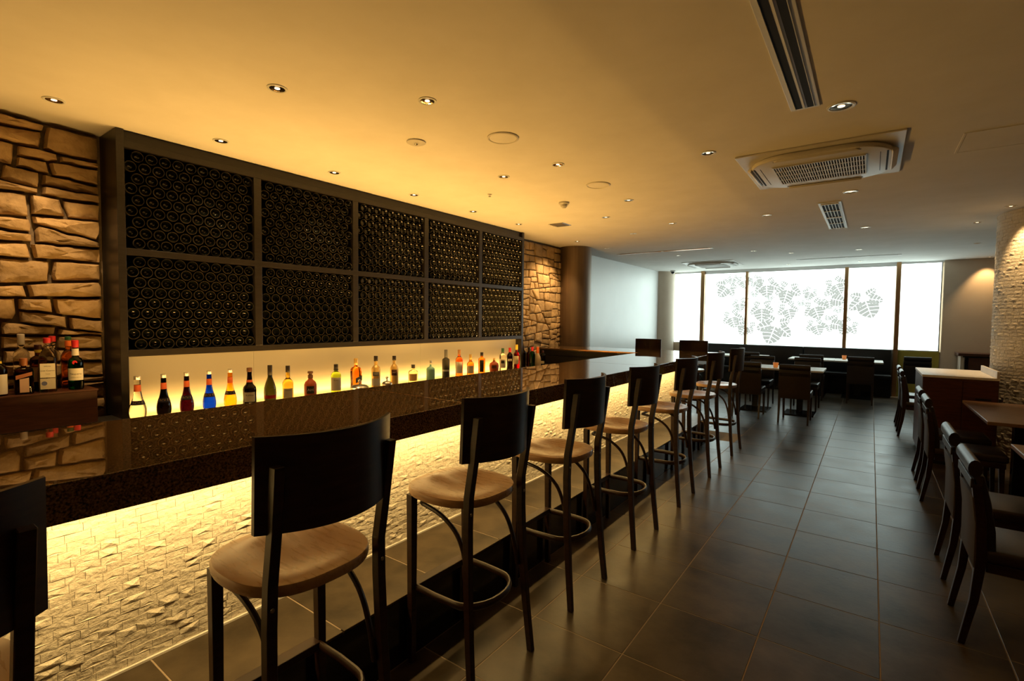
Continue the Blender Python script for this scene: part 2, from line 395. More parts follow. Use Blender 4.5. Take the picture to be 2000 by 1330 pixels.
# ------------------------------------------------------------------ bar: footrest step, panel, top
ST, XS_, XP, YE = .29, -1.603, -2.015, 6.45
step = thing('footrest_step', 'raised tiled footrest step along the bar with black polished riser', 'step', (XP, 3, 0))
obj('riser', MB().box(XS_-.02-XP, XS_-XP, -3.5, YE-3, 0, ST-.012), M_blackstone, step, label='black polished stone riser')
obj('step_core', MB().box(-.04, XS_-.021-XP, -3.5, YE-3, 0, ST-.0012), M_grout, step)
sm = MB().box(.003, .409, .0025, .4973, -.012, 0).mesh('tile', bevel=.0012, seg=1)
for j in range(-1, 13):
    y = .632+.4998*j
    if y+.5 > YE+.3: break
    put(sm, M_tile, step, 0, y-3, ST)
base = thing('bar_counter', 'bar front faced with rough split pale limestone mosaic, lit from above', 'bar', (XP, 3, 0))
obj('core', MB().box(-.14, -.016, -3.5, YE-3, 0, .935), M_mortar, base)
ret = thing('return_counter', 'dark stone fronted base under the short return of the bar', 'counter', (-3.2, YE+.09, 0))
obj('core', MB().box(-1.05, 1.03, .05, .23, 0, .935), M_black, ret)
obj('end_panel', MB().box(-.14, .02, YE-3, YE+.03-3, 0, .935), M_walnut, base, label='dark wood end panel')
obj('base_trim', MB().box(-.012, .006, -3.5, YE-3, ST, ST+.008), M_tabletop, base, label='thin pale strip along the foot of the mosaic')
R = random.Random(4); rest = MB(); cnt = 0; rh = .0268; pieces = []
for r in range(24):
    z0 = ST+.009+r*rh; y = -.5+R.uniform(0, .05)
    while y < YE:
        L = R.choice((.05,.055,.06,.065,.07,.085)); y1 = min(y+L, YE)
        g = .0006; d = [R.uniform(.003, .0065) for _ in range(4)]; k = R.random()
        ncx, ncy = R.uniform(.3,.7), R.uniform(.3,.7)
        pk = R.uniform(.0035, .007) if k < .82 else R.uniform(.008, .013)
        if k >= .82: d[R.randrange(4)] *= .3
        a0, a1, b0, b1 = y+g, y1-g, z0+g, z0+rh-g
        vs = [(-.016,a0,b0),(-.016,a1,b0),(-.016,a1,b1),(-.016,a0,b1),(-.008+d[0],a0,b0),(-.008+d[1],a1,b0),(-.008+d[2],a1,b1),(-.008+d[3],a0,b1),
              (-.008+pk, a0+(a1-a0)*ncx, b0+(b1-b0)*ncy), (-.008+pk*R.uniform(.3,1), a0+(a1-a0)*R.uniform(.4,.6), b0+(b1-b0)*.1)]
        vs = [(q[0], q[1]-3, q[2]) for q in vs]
        fs = [(0,1,5,4),(1,2,6,5),(2,3,7,6),(3,0,4,7),(4,9,8,7),(4,5,9),(9,5,8),(5,6,8),(6,7,8)]
        pieces.append((y, vs, fs)); y = y1
vis = sorted([q for q in pieces if q[0] > .34], key=lambda q: q[0])
for q in vis[:290]: obj('stone_tile', MB().add(q[1], q[2]), M_mosaic, base)
for q in vis[290:]+[q for q in pieces if q[0] <= .34]: rest.add(q[1], q[2])
o = obj('stone_tile_field', rest, M_mosaic, base); o['kind'] = 'stuff'

BF, BB, BZ, YRN, YRF = -1.735, -2.60, 1.05, 6.60, 7.45
top = thing('granite_worktop', 'long polished brown granite bar top with a short return to the left wall', 'bar top', (-2.17, 3, BZ))
rtop = thing('return_worktop', 'short granite bar return running to the bronze column', 'bar top', (-2.17, 3, BZ))
def bt(x0, x1, y0, y1, z0=-.028, z1=0): return MB().box(x0+2.17, x1+2.17, y0-3, y1-3, z0, z1)
seams = [-1.9, 1.98, 5.2]
for a, b in zip([-.5, 1.98, 4.75], [1.98, 4.75, YRN]):
    obj('slab', bt(BB, BF, a+.0012, b-.0012), M_granite, top, bevel=.003)
obj('slab', MB().prism([(-4.24+2.17,YRN-3),(BF+2.17,YRN-3),(BF+2.17,YRF-3),(-3.88+2.17,YRF-3),(-3.88+2.17,7.29-3),(-4.24+2.17,7.29-3)], -.028, 0), M_granite, rtop, bevel=.003)
obj('apron', bt(BF-.02, BF-.003, -.5, YRN-.001, -.112, -.028), M_granite, top)
obj('apron', bt(BF-.02, BF-.003, YRN, YRF-.003, -.112, -.028), M_granite, rtop)
obj('apron', bt(-3.87, BF-.021, YRF-.02, YRF-.003, -.112, -.028), M_granite, rtop)
obj('soffit', bt(BB+.02, BF-.02, -.5, YRN, -.04, -.029), M_walnut, top)
obj('inner_fascia', bt(BB, BB+.02, -.5, YRN-.01, -.2, -.029), M_walnut, top)
obj('inner_fascia', bt(-4.24, BB, YRN+.002, YRN+.02, -.11, -.029), M_black, rtop, label='dark face under the near edge of the return')
obj('nosing', bt(-4.24, BB, YRN-.005, YRN-.001, -.012, -.002), M_brass, rtop, label='bright bronze edge strip')
obj('light_channel', bt(-1.90, -1.82, -.3, YE, -.108, -.104+.064), M_steel, top, label='LED channel under the overhang')

# ------------------------------------------------------------------ back counter, wine rack
XF = -4.05
bc = thing('back_counter', 'low counter behind the bar carrying the backlit bottles', 'counter', (-3.99, 3, 0))
obj('carcass', MB().box(-.28, .39, -3.2, 3.58, .1, .77), M_walnut, bc)
obj('worktop', MB().box(-.28, .41, -3.2, 3.58, .77, .80), M_steel, bc, bevel=.003, label='steel worktop')
obj('plinth', MB().box(-.28, .33, -3.2, 3.58, 0, .1), M_black, bc)
CT = .80
rack = thing('wine_rack', 'dark framed wall rack of ten bays filled with wine bottles', 'rack', (XF, 3.46, 0))
Y0, Y1 = 1.14, 5.865
ZB0, ZB1 = 1.217, 2.72
ms = [1.172, 2.068, 3.008, 3.95, 4.90, 5.815]           # bay boundaries (centre of mullions)
zr = [1.255, 1.925, 2.62]                                # opening bottom, middle rail, opening top
def rk(x0,x1,y0,y1,z0,z1): return MB().box(x0, x1, y0-3.46, y1-3.46, z0, z1)
D = -.328
obj('side_panel', rk(D, 0, Y0, Y0+.045, CT, C-.002), M_frame, rack, bevel=.002)
obj('side_panel', rk(D, 0, Y1-.045, Y1, CT, C-.002), M_frame, rack, bevel=.002)
obj('bottom_rail', rk(D, 0, Y0+.045, Y1-.045, 1.215, 1.262), M_frame, rack, bevel=.002)
obj('top_rail', rk(D, 0, Y0+.045, Y1-.045, 2.612, C-.075), M_frame, rack, bevel=.002)
obj('fascia', rk(D, -.03, Y0+.045, Y1-.045, C-.075, C-.002), M_frame, rack)
obj('middle_rail', rk(D, 0, Y0+.045, Y1-.045, 1.903, 1.948), M_frame, rack, bevel=.002)
for y in ms[1:-1]:
    obj('mullion', rk(D, -.001, y-.03, y+.03, 1.262, 1.903), M_frame, rack, bevel=.002)
    obj('mullion', rk(D, -.001, y-.03, y+.03, 1.948, 2.612), M_frame, rack, bevel=.002)
obj('back_board', rk(D-.004, D+.006, Y0+.045, Y1-.045, 1.262, 2.612), M_black, rack)
for a, b in zip([Y0+.045, 2.068, 3.95], [2.068, 3.95, Y1-.045]):
    obj('glass_panel', rk(-.105, -.097, a+.001, b-.001, CT, 1.214), M_panelglass, rack, label='milk glass panel lit from below')
# wine bottles: base outwards (+x)
bp = [(.004,.0),(.010,-.014),(.020,-.020),(.026,-.012),(.0315,-.002),(.0345,0),(.0362,-.003),(.037,-.010),(.037,-.17),(.030,-.20),(.016,-.225),(.0145,-.28)]
bp[:6] = [(.003,-.028),(.010,-.030),(.018,-.026),(.027,-.014),(.0322,-.004),(.0345,0)]
M_wine = mat('dark_bottle_glass', (.004,.005,.004), .09, spec=.6)
M_rim_glint = mat('bottle_rim_glint', (.045,.037,.026), .2, spec=.8)  # paler rim colour paints in the light caught on the glass edge
WB = MB().lathe(bp, 20, ax='x').mesh('wine_bottle', smooth=True); WB.materials.append(M_wine); WB.materials.append(M_rim_glint)
for f_ in WB.polygons:
    if f_.center.x > -.009 and math.hypot(f_.center.y, f_.center.z) > .0325: f_.material_index = 1
cells = []
for ci in range(5):
    y0 = (Y0+.045) if ci == 0 else ms[ci]+.03; y1 = ms[ci+1]-.03 if ci < 4 else Y1-.045
    for up_ in (1, 0):
        z0, z1 = (1.948, 2.612) if up_ else (1.262, 1.903)
        cells.append((ci, up_, y0, y1, z0, z1))
restv = MB(); n_ind = 0
bay = ['first', 'second', 'third', 'fourth', 'fifth']
order = [(0,1),(0,0),(1,1)]
for ci, up_, y0, y1, z0, z1 in cells:
    rows = 9; rp = (z1-z0-.074-.004)/(rows-1); w = y1-y0; pitch = (w-.074-.002)/9.5
    for r in range(rows):
        z = z0+.0372+r*rp
        for k in range(10):
            y = y0+.037+.001+pitch*(k+(.5 if r % 2 == 0 else 0))
            dx = R.uniform(-.006, .0); zz = z+R.uniform(-.0015, .0015)
            x = XF-.012+dx
            ind = (ci, up_) in order or ((ci, up_) == (1, 0) and r >= 6)
            if ind and n_ind < 300:
                o = bpy.data.objects.new('wine_bottle', WB); COL.objects.link(o); o.location = (x, y, zz); n_ind += 1
                tag(o, "wine bottle %s from left, %s row down, in the rack's %s %s bay" % (ORD[k], ORD[8-r], 'upper' if up_ else 'lower', ('left end', 'second')[ci]), 'bottle',
                    'wine bottles in the %s %s rack bay' % ('upper' if up_ else 'lower', bay[ci]))
            else:
                restv.lathe(bp[2:10], 14, (x, y, zz), ax='x')
o = obj('wine_bottle_stack', restv, [M_wine, M_rim_glint], smooth=True)
o.data.polygons.foreach_set('material_index', [1 if (i % 100)//14 in (2, 3, 4) else 0 for i in range(len(o.data.polygons))])
tag(o, 'stacked dark wine bottles filling the farther bays of the rack', 'bottles', kind='stuff')

# wooden ledge on the stone wall
lg = thing('wall_ledge', 'dark wooden box ledge on the left stone wall carrying spirit bottles', 'shelf', (-4.14, .2, .81))
obj('body', MB().box(-.15, .14, -1.0, .80, 0, .205), M_walnut, lg, bevel=.003)
obj('top_board', MB().box(-.15, .145, -1.0, .805, .205, .215), M_walnut, lg, bevel=.002)
LZ = 1.025

# ------------------------------------------------------------------ spirit bottles
G = {}
def gl(key, c, **k):
    if key not in G: G[key] = glass('glass_'+key, c, **k)
    return G[key]
def pl(key, c, rough=.5, metal=0):
    if key not in G: G[key] = mat('print_'+key, c, rough, metal)
    return G[key]
def curved_text(txt, size, rad, z, facing, parent, m, name='lettering', tilt=0):
    cu = bpy.data.curves.new('t', 'FONT'); cu.body = txt; cu.size = size; cu.align_x = 'CENTER'; cu.align_y = 'CENTER'; cu.resolution_u = 2
    to = bpy.data.objects.new('t', cu); COL.objects.link(to)
    dg = bpy.context.evaluated_depsgraph_get(); me = bpy.data.meshes.new_from_object(to.evaluated_get(dg))
    bpy.data.objects.remove(to); bpy.data.curves.remove(cu)
    ct, st = math.cos(tilt), math.sin(tilt)
    for v in me.vertices:
        x, y = v.co.x*ct-v.co.y*st, v.co.x*st+v.co.y*ct
        if rad:
            a = facing+x/rad; v.co = (rad*math.cos(a), rad*math.sin(a), z+y)
        else:
            v.co = (0, x, z+y)
    me.materials.clear()
    return obj(name, me, m, parent)
def sleeve(rad0, rad1, z0, z1, a0, a1, n=14):
    mb = MB(); vs = []
    for i in range(n+1):
        a = a0+(a1-a0)*i/n
        vs += [(rad0*math.cos(a), rad0*math.sin(a), z0), (rad1*math.cos(a), rad1*math.sin(a), z1)]
    mb.add(vs, [(2*i, 2*i+2, 2*i+3, 2*i+1) for i in range(n)]); return mb
def sq_bottle(prof, w, d, n=24, p=5):      # rounded-rectangle section bottle: prof = (scale, z)
    mb = MB(); vs = []; fs = []
    for s, z in prof:
        for k in range(n):
            a = 2*PI*k/n; c, t = math.cos(a), math.sin(a)
            if s < .5: x, y = s*w/2*c*(min(w, d)/w), s*w/2*t*(min(w, d)/w)
            else:
                q = (abs(c)**p+abs(t)**p)**(-1/p); x, y = q*c*d/2*s, q*t*w/2*s
            vs.append((x, y, z))
    for i in range(len(prof)-1):
        for k in range(n): fs.append((i*n+k, i*n+(k+1) % n, (i+1)*n+(k+1) % n, (i+1)*n+k))
    fs.append(tuple(range(n))[::-1]); fs.append(tuple(range((len(prof)-1)*n, len(prof)*n)))
    return mb.add(vs, fs)
VIEW = math.atan2(-3, 3.9)     # direction a back-counter bottle faces (towards the guests)
def bottle(name, label, loc, prof, gm, cap=None, capm=None, labels=(), band=(), n=24, sq=None, face=None, text=(), fat=1.16):
    t = thing(name, label, 'bottle', loc, 0)
    if loc[2] == CT: t.scale = (fat, fat, 1)
    obj('glass', (MB().lathe(prof, n) if not sq else sq_bottle(prof, *sq)), gm, t, smooth=True)
    if cap: obj('cap', MB().lathe(cap, 16), capm, t, smooth=True)
    f = face if face is not None else math.atan2(-loc[1], -loc[0])
    for (r0, r1, z0, z1, half, m) in labels: obj('bottle_label', sleeve(r0, r1, z0, z1, f-half, f+half), m, t, smooth=True)
    for (r0, r1, z0, z1, m) in band: obj('neck_band', MB().lathe([(r0, z0), (r1, z1)], 20), m, t, smooth=True)
    for (s, size, r, z, m) in text: curved_text(s, size, r, z, f, t, m)
    return t
cream = pl('cream', (.75,.68,.5)); paper = pl('paper', (.75,.72,.65)); ink = pl('ink', (.02,.02,.02)); navy = pl('navy', (.012,.012,.03)); gold = pl('gold', (.8,.55,.2), .35, .6)
silver = pl('silver', (.7,.68,.65), .3, .8); orange = pl('orange', (.5,.09,.02)); red = pl('red', (.55,.02,.03)); blackcap = pl('blackcap', (.02,.015,.012), .35); wooden = pl('cork', (.35,.18,.08)); dkgreen = pl('dkgreen', (.02,.09,.04)); yellow = pl('yellow', (.75,.55,.05))
XB = -3.95
def bcyl(r, zs, zn, rn, ht, foot=.002):      # cylinder bottle: body radius, shoulder start, neck start, neck radius, top
    return [(r*.6,0),(r*.96,.002),(r,.008),(r,zs),(r*.97,zs+(zn-zs)*.25),(r*.78,zs+(zn-zs)*.6),(rn*1.25,zs+(zn-zs)*.9),(rn,zn),(rn,ht)]
def cap_(r, z0, z1): return [(r*.95,z0),(r,z0+.002),(r,z1-.002),(r*.9,z1)]
def bols(y, key, col, label, bandm=orange, fat=1):
    # skittle bottle with ribs, dark word band, coloured neck band and clear stopper
    pr = [(.026,0),(.036,.004),(.042,.025),(.0445,.05),(.0442,.068),(.041,.09),(.0345,.112),(.029,.13),(.0245,.15),(.0205,.172),(.0182,.19),(.0168,.235),(.016,.268)]
    t = bottle('liqueur_bottle', label, (XB, y, CT), pr, gl(key, col, rough=.02), [(.017,.268),(.018,.27),(.017,.28),(.018,.282),(.017,.294)], silver,
               labels=[(.0382,.0298,.102,.13,1.75,navy)], band=[(.0186,.0173,.19,.234,bandm)], text=[('BOLS', .024, .0355, .1155, gold)], fat=fat)
    return t
bols(1.199, 'clear', (.97,.95,.85), 'clear liqueur bottle with dark lettered band at the left end of the lit row', fat=1.1)
bols(1.350, 'coffee', (.0008,.0003,.0001), 'near black liqueur bottle with orange neck band in the lit row')
bols(1.492, 'cassis', (.012,.0003,.002), 'dark purple liqueur bottle with orange neck band in the lit row')
bols(1.641, 'blue', (.001,.025,.75), 'bright blue liqueur bottle in the lit row behind the bar')
bols(1.789, 'apricot', (1,.33,.008), 'bright orange liqueur bottle with orange neck band in the lit row')
bottle('liqueur_bottle', 'squat dark coffee liqueur bottle with brown cap and arched cream label', (XB,1.935,CT),
       [(.022,0),(.037,.004),(.038,.01),(.038,.125),(.034,.145),(.022,.162),(.017,.18),(.0155,.2),(.013,.235),(.013,.262)], gl('coffee', (0,0,0)), cap_(.0155,.262,.294), pl('browncap',(.12,.05,.02)),
       labels=[(.0386,.0386,.03,.105,.85,cream)], band=[(.0178,.0156,.181,.2,orange)], text=[('Kahlua', .017, .0392, .082, ink)], fat=1.27)
bottle('cognac_bottle', 'dark green teardrop cognac bottle with black capsule and red foot label', (XB,2.099,CT),
       [(.02,0),(.036,.004),(.040,.04),(.041,.08),(.038,.12),(.030,.155),(.021,.185),(.0155,.205),(.014,.23),(.014,.30)], gl('darkgreen', (.018,.018,.003)), cap_(.0155,.222,.303), blackcap,
       labels=[(.0408,.0415,.035,.062,1.1,red)], band=[], text=[])
bottle('brandy_bottle', 'olive gold brandy bottle with long black capsule and cream label', (XB,2.252,CT),
       bcyl(.037,.135,.185,.014,.285), gl('olive', (.5,.33,.03)), cap_(.0152,.232,.288), blackcap, labels=[(.0376,.0376,.02,.10,.95,cream)], text=[('Calvados', .012, .0382, .085, ink)])
bottle('whisky_bottle', 'squat orange bourbon bottle with round black arched label and stopper', (XB,2.458,CT),
       [(.03,0),(.042,.004),(.044,.03),(.045,.08),(.044,.11),(.036,.133),(.02,.148),(.0155,.16),(.0155,.185)], gl('orange', (.95,.16,.004)), [(.0185,.165),(.0185,.19),(.012,.195),(.012,.205),(.019,.207),(.0205,.215),(.018,.224)], pl('browncap',(0,0,0)),
       labels=[(.0452,.0455,.035,.10,.62,ink)], text=[('AH', .032, .0462, .066, paper)])
bottle('whisky_bottle', 'green glass whisky bottle with white label and black cap', (XB,2.714,CT),
       bcyl(.038,.165,.205,.0145,.25), gl('green', (.33,.45,.02)), cap_(.0165,.228,.268), blackcap, labels=[(.0386,.0386,.03,.15,1.25,paper)], band=[(.0178,.0165,.213,.23,ink)], text=[('ISLAY', .014, .0392, .125, ink)])
t = bottle('whisky_bottle', 'square amber whisky bottle with slanted grey label', (XB,2.931,CT),
       [(.92,0),(1,.004),(1,.18),(.97,.205),(.8,.222),(.42,.235),(.36,.25),(.36,.285)], gl('amber', (.9,.22,.01)), cap_(.0165,.25,.31), gold, sq=(.074,.07), face=-.6, labels=[])
obj('bottle_label', MB().add([(.0375,-.03,.075),(.0375,.032,.10),(.0375,.032,.15),(.0375,-.03,.125)], [(0,1,2,3)]), pl('slate',(.12,.12,.12)), t)
obj('bottle_label', MB().add([(.0376,-.026,.012),(.0376,.028,.012),(.0376,.028,.03),(.0376,-.026,.03)], [(0,1,2,3)]), gold, t)
bottle('malt_bottle', 'golden malt whisky bottle with dark oval label behind the steel lids', (XB,3.165,CT), bcyl(.037,.19,.23,.0145,.275), gl('gold', (1,.5,.02)), cap_(.0165,.268,.32), blackcap,
       labels=[(.0376,.0376,.125,.165,.75,pl('slate',(0,0,0))),(.0376,.0376,.03,.10,1.1,paper)], text=[('MALT', .012, .0382, .145, paper)])
bottle('malt_bottle', 'golden malt whisky bottle with dark brown square label', (XB,3.398,CT), bcyl(.036,.17,.225,.0145,.27), gl('gold', (0,0,0)), cap_(.0162,.262,.308), blackcap,
       labels=[(.0366,.0366,.11,.17,.7,pl('burgundy',(.06,.012,.01)))], text=[('MALT', .012, .0372, .14, paper)])
bottle('whisky_bottle', 'short pale whisky bottle with black stopper and peach label', (XB,3.658,CT), bcyl(.044,.12,.145,.0155,.165), gl('pale', (.98,.85,.5)), cap_(.0175,.163,.20), blackcap, labels=[(.0446,.0446,.03,.105,.9,pl('peach',(.8,.5,.2)))])
bottle('gin_bottle', 'pale turquoise shouldered bottle with silver top', (XB,3.917,CT), bcyl(.041,.125,.165,.011,.20), mat('turquoise_glaze', (.30,.62,.55), .3), cap_(.012,.185,.228), silver)
bottle('whisky_bottle', 'tall matt black bottle with white band and grey neck', (XB,4.162,CT), bcyl(.037,.22,.245,.015,.255), pl('matblack', (.05,.045,.03), .45), cap_(.0165,.25,.337), pl('slate',(0,0,0)), labels=[(.0377,.0377,.09,.11,1.0,paper)])
bottle('whisky_bottle', 'red amber whisky bottle with tall white label', (XB,4.39,CT), bcyl(.038,.20,.25,.0145,.28), gl('redamber', (.9,.13,.01)), cap_(.0162,.27,.327), wooden, labels=[(.0386,.0386,.05,.185,1.0,paper)])
bottle('whisky_bottle', 'amber whisky bottle with cream label and golden capsule', (XB,4.595,CT), bcyl(.038,.14,.18,.0145,.215), gl('amber', (0,0,0)), cap_(.0165,.20,.261), gold, labels=[(.0386,.0386,.03,.125,1.0,cream)])
bottle('rum_bottle', 'amber bottle with a tall black label and brown cap', (XB,4.811,CT), bcyl(.038,.19,.215,.0145,.24), gl('amber', (0,0,0)), cap_(.017,.233,.276), blackcap, labels=[(.0386,.0386,.03,.18,.6,ink)])
bottle('whisky_decanter', 'round orange whisky decanter with small stopper', (XB,5.063,CT), [(.03,0),(.045,.004),(.052,.05),(.055,.09),(.048,.12),(.025,.138),(.014,.148),(.014,.16)], gl('orange', (0,0,0)), [(.016,.158),(.012,.17),(.016,.18),(.008,.19)], gold, labels=[(.0556,.0556,.06,.10,.5,pl('burgundy',(0,0,0)))])
bottle('vermouth_bottle', 'clear vermouth bottle with green cap and white label', (XB,5.249,CT), bcyl(.038,.20,.25,.014,.27), gl('clear', (0,0,0)), cap_(.016,.252,.309), dkgreen, labels=[(.0386,.0386,.05,.17,1.1,paper),(.039,.039,.11,.15,.5,ink)])
bottle('vermouth_bottle', 'dark vermouth bottle with red cap and pale label', (XB,5.41,CT), bcyl(.037,.19,.24,.0145,.27), gl('cola', (.006,.002,.0005)), cap_(.016,.25,.309), red, labels=[(.0376,.0376,.13,.16,.7,paper)])
bottle('aperitif_bottle', 'ruby red aperitif bottle with yellow cap beside the rack post', (XB,5.565,CT), bcyl(.037,.2,.25,.0145,.29), gl('ruby', (.55,.004,.006)), cap_(.016,.275,.346), yellow, labels=[(.0376,.0376,.08,.19,.8,cream)])
bottle('liqueur_bottle', 'green liqueur bottle with red cap right of the rack', (XB,5.96,CT), bcyl(.036,.19,.24,.014,.26), gl('emerald', (.003,.17,.025)), cap_(.016,.24,.299), red)
bottle('liqueur_bottle', 'cream coloured liqueur bottle with tall orange capsule right of the rack', (XB,6.10,CT), [(.025,0),(.042,.004),(.042,.12),(.036,.15),(.022,.18),(.017,.2),(.015,.23)], pl('creamglaze',(.62,.5,.33),.3), cap_(.0175,.2,.292), pl('orangecap',(.75,.16,.03)))
bottle('liqueur_bottle', 'dark red bottle nearest the short return of the bar', (XB,6.24,CT), bcyl(.036,.16,.2,.013,.22), gl('cola', (0,0,0)), cap_(.015,.2,.232), pl('burgundy',(0,0,0)), labels=[(.0366,.0366,.04,.08,.6,cream)])
bottle('liqueur_bottle', 'brown bottle half hidden behind the cream liqueur bottle', (XB-.14,6.08,CT), bcyl(.036,.18,.22,.0135,.26), gl('brown', (.10,.025,.004)), cap_(.015,.245,.285), blackcap)
bottle('liqueur_bottle', 'dark bottle half hidden behind the green liqueur bottle', (XB-.14,5.93,CT), bcyl(.036,.2,.25,.0135,.28), gl('cola', (0,0,0)), cap_(.015,.26,.31), blackcap)
# steel lids showing over the bar edge
for y, r, lab in ((2.55, .075, 'larger steel lid with knob in front of the golden malt bottles'), (2.85, .045, 'smaller steel lid with knob in front of the golden malt bottles')):
    t = thing('steel_canister', lab, 'canister', (-3.55, y+.12, CT))
    obj('body', MB().lathe([(r,0),(r,.075),(r*.97,.09)], 28), M_steel, t, smooth=True)
    obj('lid', MB().lathe([(r*1.03,.09),(r*1.03,.10),(r*.8,.115),(r*.3,.123)], 28), M_steel, t, smooth=True)
    obj('knob', MB().lathe([(.006,.122),(.006,.14),(.013,.148),(.013,.158),(.006,.166)], 16), M_steel, t, smooth=True)

# bottles on the ledge
bottle('liqueur_bottle', 'brown bottle with yellow neck band and white label cut by the picture edge', (-4.06,.565,LZ), bcyl(.04,.15,.19,.015,.215), gl('brown', (0,0,0)), cap_(.0165,.20,.225), blackcap,
       labels=[(.0406,.0406,.01,.125,1.2,paper)], band=[(.019,.0165,.176,.2,yellow)])
t = bottle('liqueur_bottle', 'square brown orange-liqueur bottle with copper cap and ribbon label', (-4.06,.672,LZ), [(.92,0),(1,.004),(1,.135),(.93,.148),(.6,.157),(.3,.162),(.3,.18)], gl('brown', (0,0,0)), cap_(.018,.167,.212), pl('copper',(.35,.13,.05),.4), sq=(.086,.08), face=0)
t.rotation_euler = (0,0,math.atan2(-.672,4.06))
obj('bottle_label', MB().add([(.0412,-.018,.012),(.0412,.022,.012),(.0412,.022,.098),(.0412,-.018,.09)], [(0,1,2,3)]), pl('pinkpaper',(.7,.5,.42)), t)
obj('ribbon', MB().add([(.0416,-.034,.088),(.0416,.036,.112),(.0416,.036,.132),(.0416,-.034,.112)], [(0,1,2,3)]), pl('ribbon',(.5,.2,.1)), t)
obj('seal', MB().lathe([(.008,-.001),(.008,.001)], 16, (.035,0,.152)), cream, t)
bottle('spirit_bottle', 'tall clear bottle with white cap behind the square brown bottle', (-4.215,.69,LZ), bcyl(.037,.22,.27,.0145,.30), gl('clear', (0,0,0)), cap_(.0175,.285,.35), pl('whitecap',(.75,.68,.62)))
bottle('whisky_bottle', 'brown whisky bottle with dark red cap and yellow neck band', (-4.14,.752,LZ), bcyl(.04,.19,.22,.0155,.245), gl('brown', (0,0,0)), cap_(.018,.255,.286), pl('burgundy',(0,0,0)), band=[(.0172,.0172,.238,.256,yellow)], labels=[(.0406,.0406,.06,.15,1.0,pl('tan',(.3,.16,.06)))])
t = bottle('tequila_bottle', 'clear tequila bottle with red cap and white lettered label', (-4.06,.778,LZ), [(.92,0),(1,.005),(1,.20),(.95,.215),(.7,.245),(.44,.262),(.40,.285),(.40,.30)], gl('clear', (0,0,0)), cap_(.0178,.298,.33), red, sq=(.082,.07,24,4), face=0)
t.rotation_euler = (0,0,math.atan2(-.778,4.06))
obj('bottle_label', MB().add([(.0357,-.034,.09),(.0357,.034,.09),(.0357,.034,.175),(.0357,-.034,.175)], [(0,1,2,3)]), paper, t)
obj('bottle_label', MB().add([(.0357,-.034,.02),(.0357,.034,.02),(.0357,.034,.085),(.0357,-.034,.085)], [(0,1,2,3)]), pl('greypaper',(.55,.52,.48)), t)
for s, sz, z in (('Jose Cuervo', .0125, .132), ('ESPECIAL', .008, .158), ('Tequila', .007, .112)):
    o = curved_text(s, sz, 0, z, 0, t, ink); o.location = (.0362, 0, 0)
obj('seal', MB().lathe([(.013,0),(.013,.0006)], 20, (.0359,-.016,.055), ax='x'), pl('seal',(.12,.14,.3)), t)
bottle('spirit_bottle', 'clear bottle with red cap behind the lettered tequila bottle', (-4.2,.83,LZ), bcyl(.038,.21,.26,.015,.29), gl('clear', (0,0,0)), cap_(.0175,.30,.335), red)
bottle('whisky_bottle', 'amber bottle with green cap and orange neck behind the green gin bottle', (-4.17,.90,LZ), bcyl(.037,.2,.25,.0145,.3), gl('amber', (0,0,0)), cap_(.0165,.31,.332), dkgreen, band=[(.017,.016,.27,.305,pl('orangecap',(0,0,0)))])
t = bottle('gin_bottle', 'emerald green gin bottle with red cap, red seal and white label', (-4.07,.912,LZ), [(.02,0),(.037,.004),(.0385,.012),(.0385,.165),(.037,.18),(.031,.195),(.018,.205),(.0155,.215),(.015,.27)], gl('emerald', (0,0,0)), cap_(.0178,.265,.312), red,
           labels=[(.0391,.0391,.06,.135,1.15,paper)], band=[(.0185,.0172,.215,.258,paper)], text=[('Tanqueray', .0145, .0397, .10, ink), ('LONDON DRY GIN', .0062, .0397, .078, ink)])
f = math.atan2(-.912, 4.07)
obj('seal', MB().lathe([(.013,0),(.012,.002)], 18, (.0355,-.004,.172), ax='x'), red, t).rotation_euler = (0, 0, f)

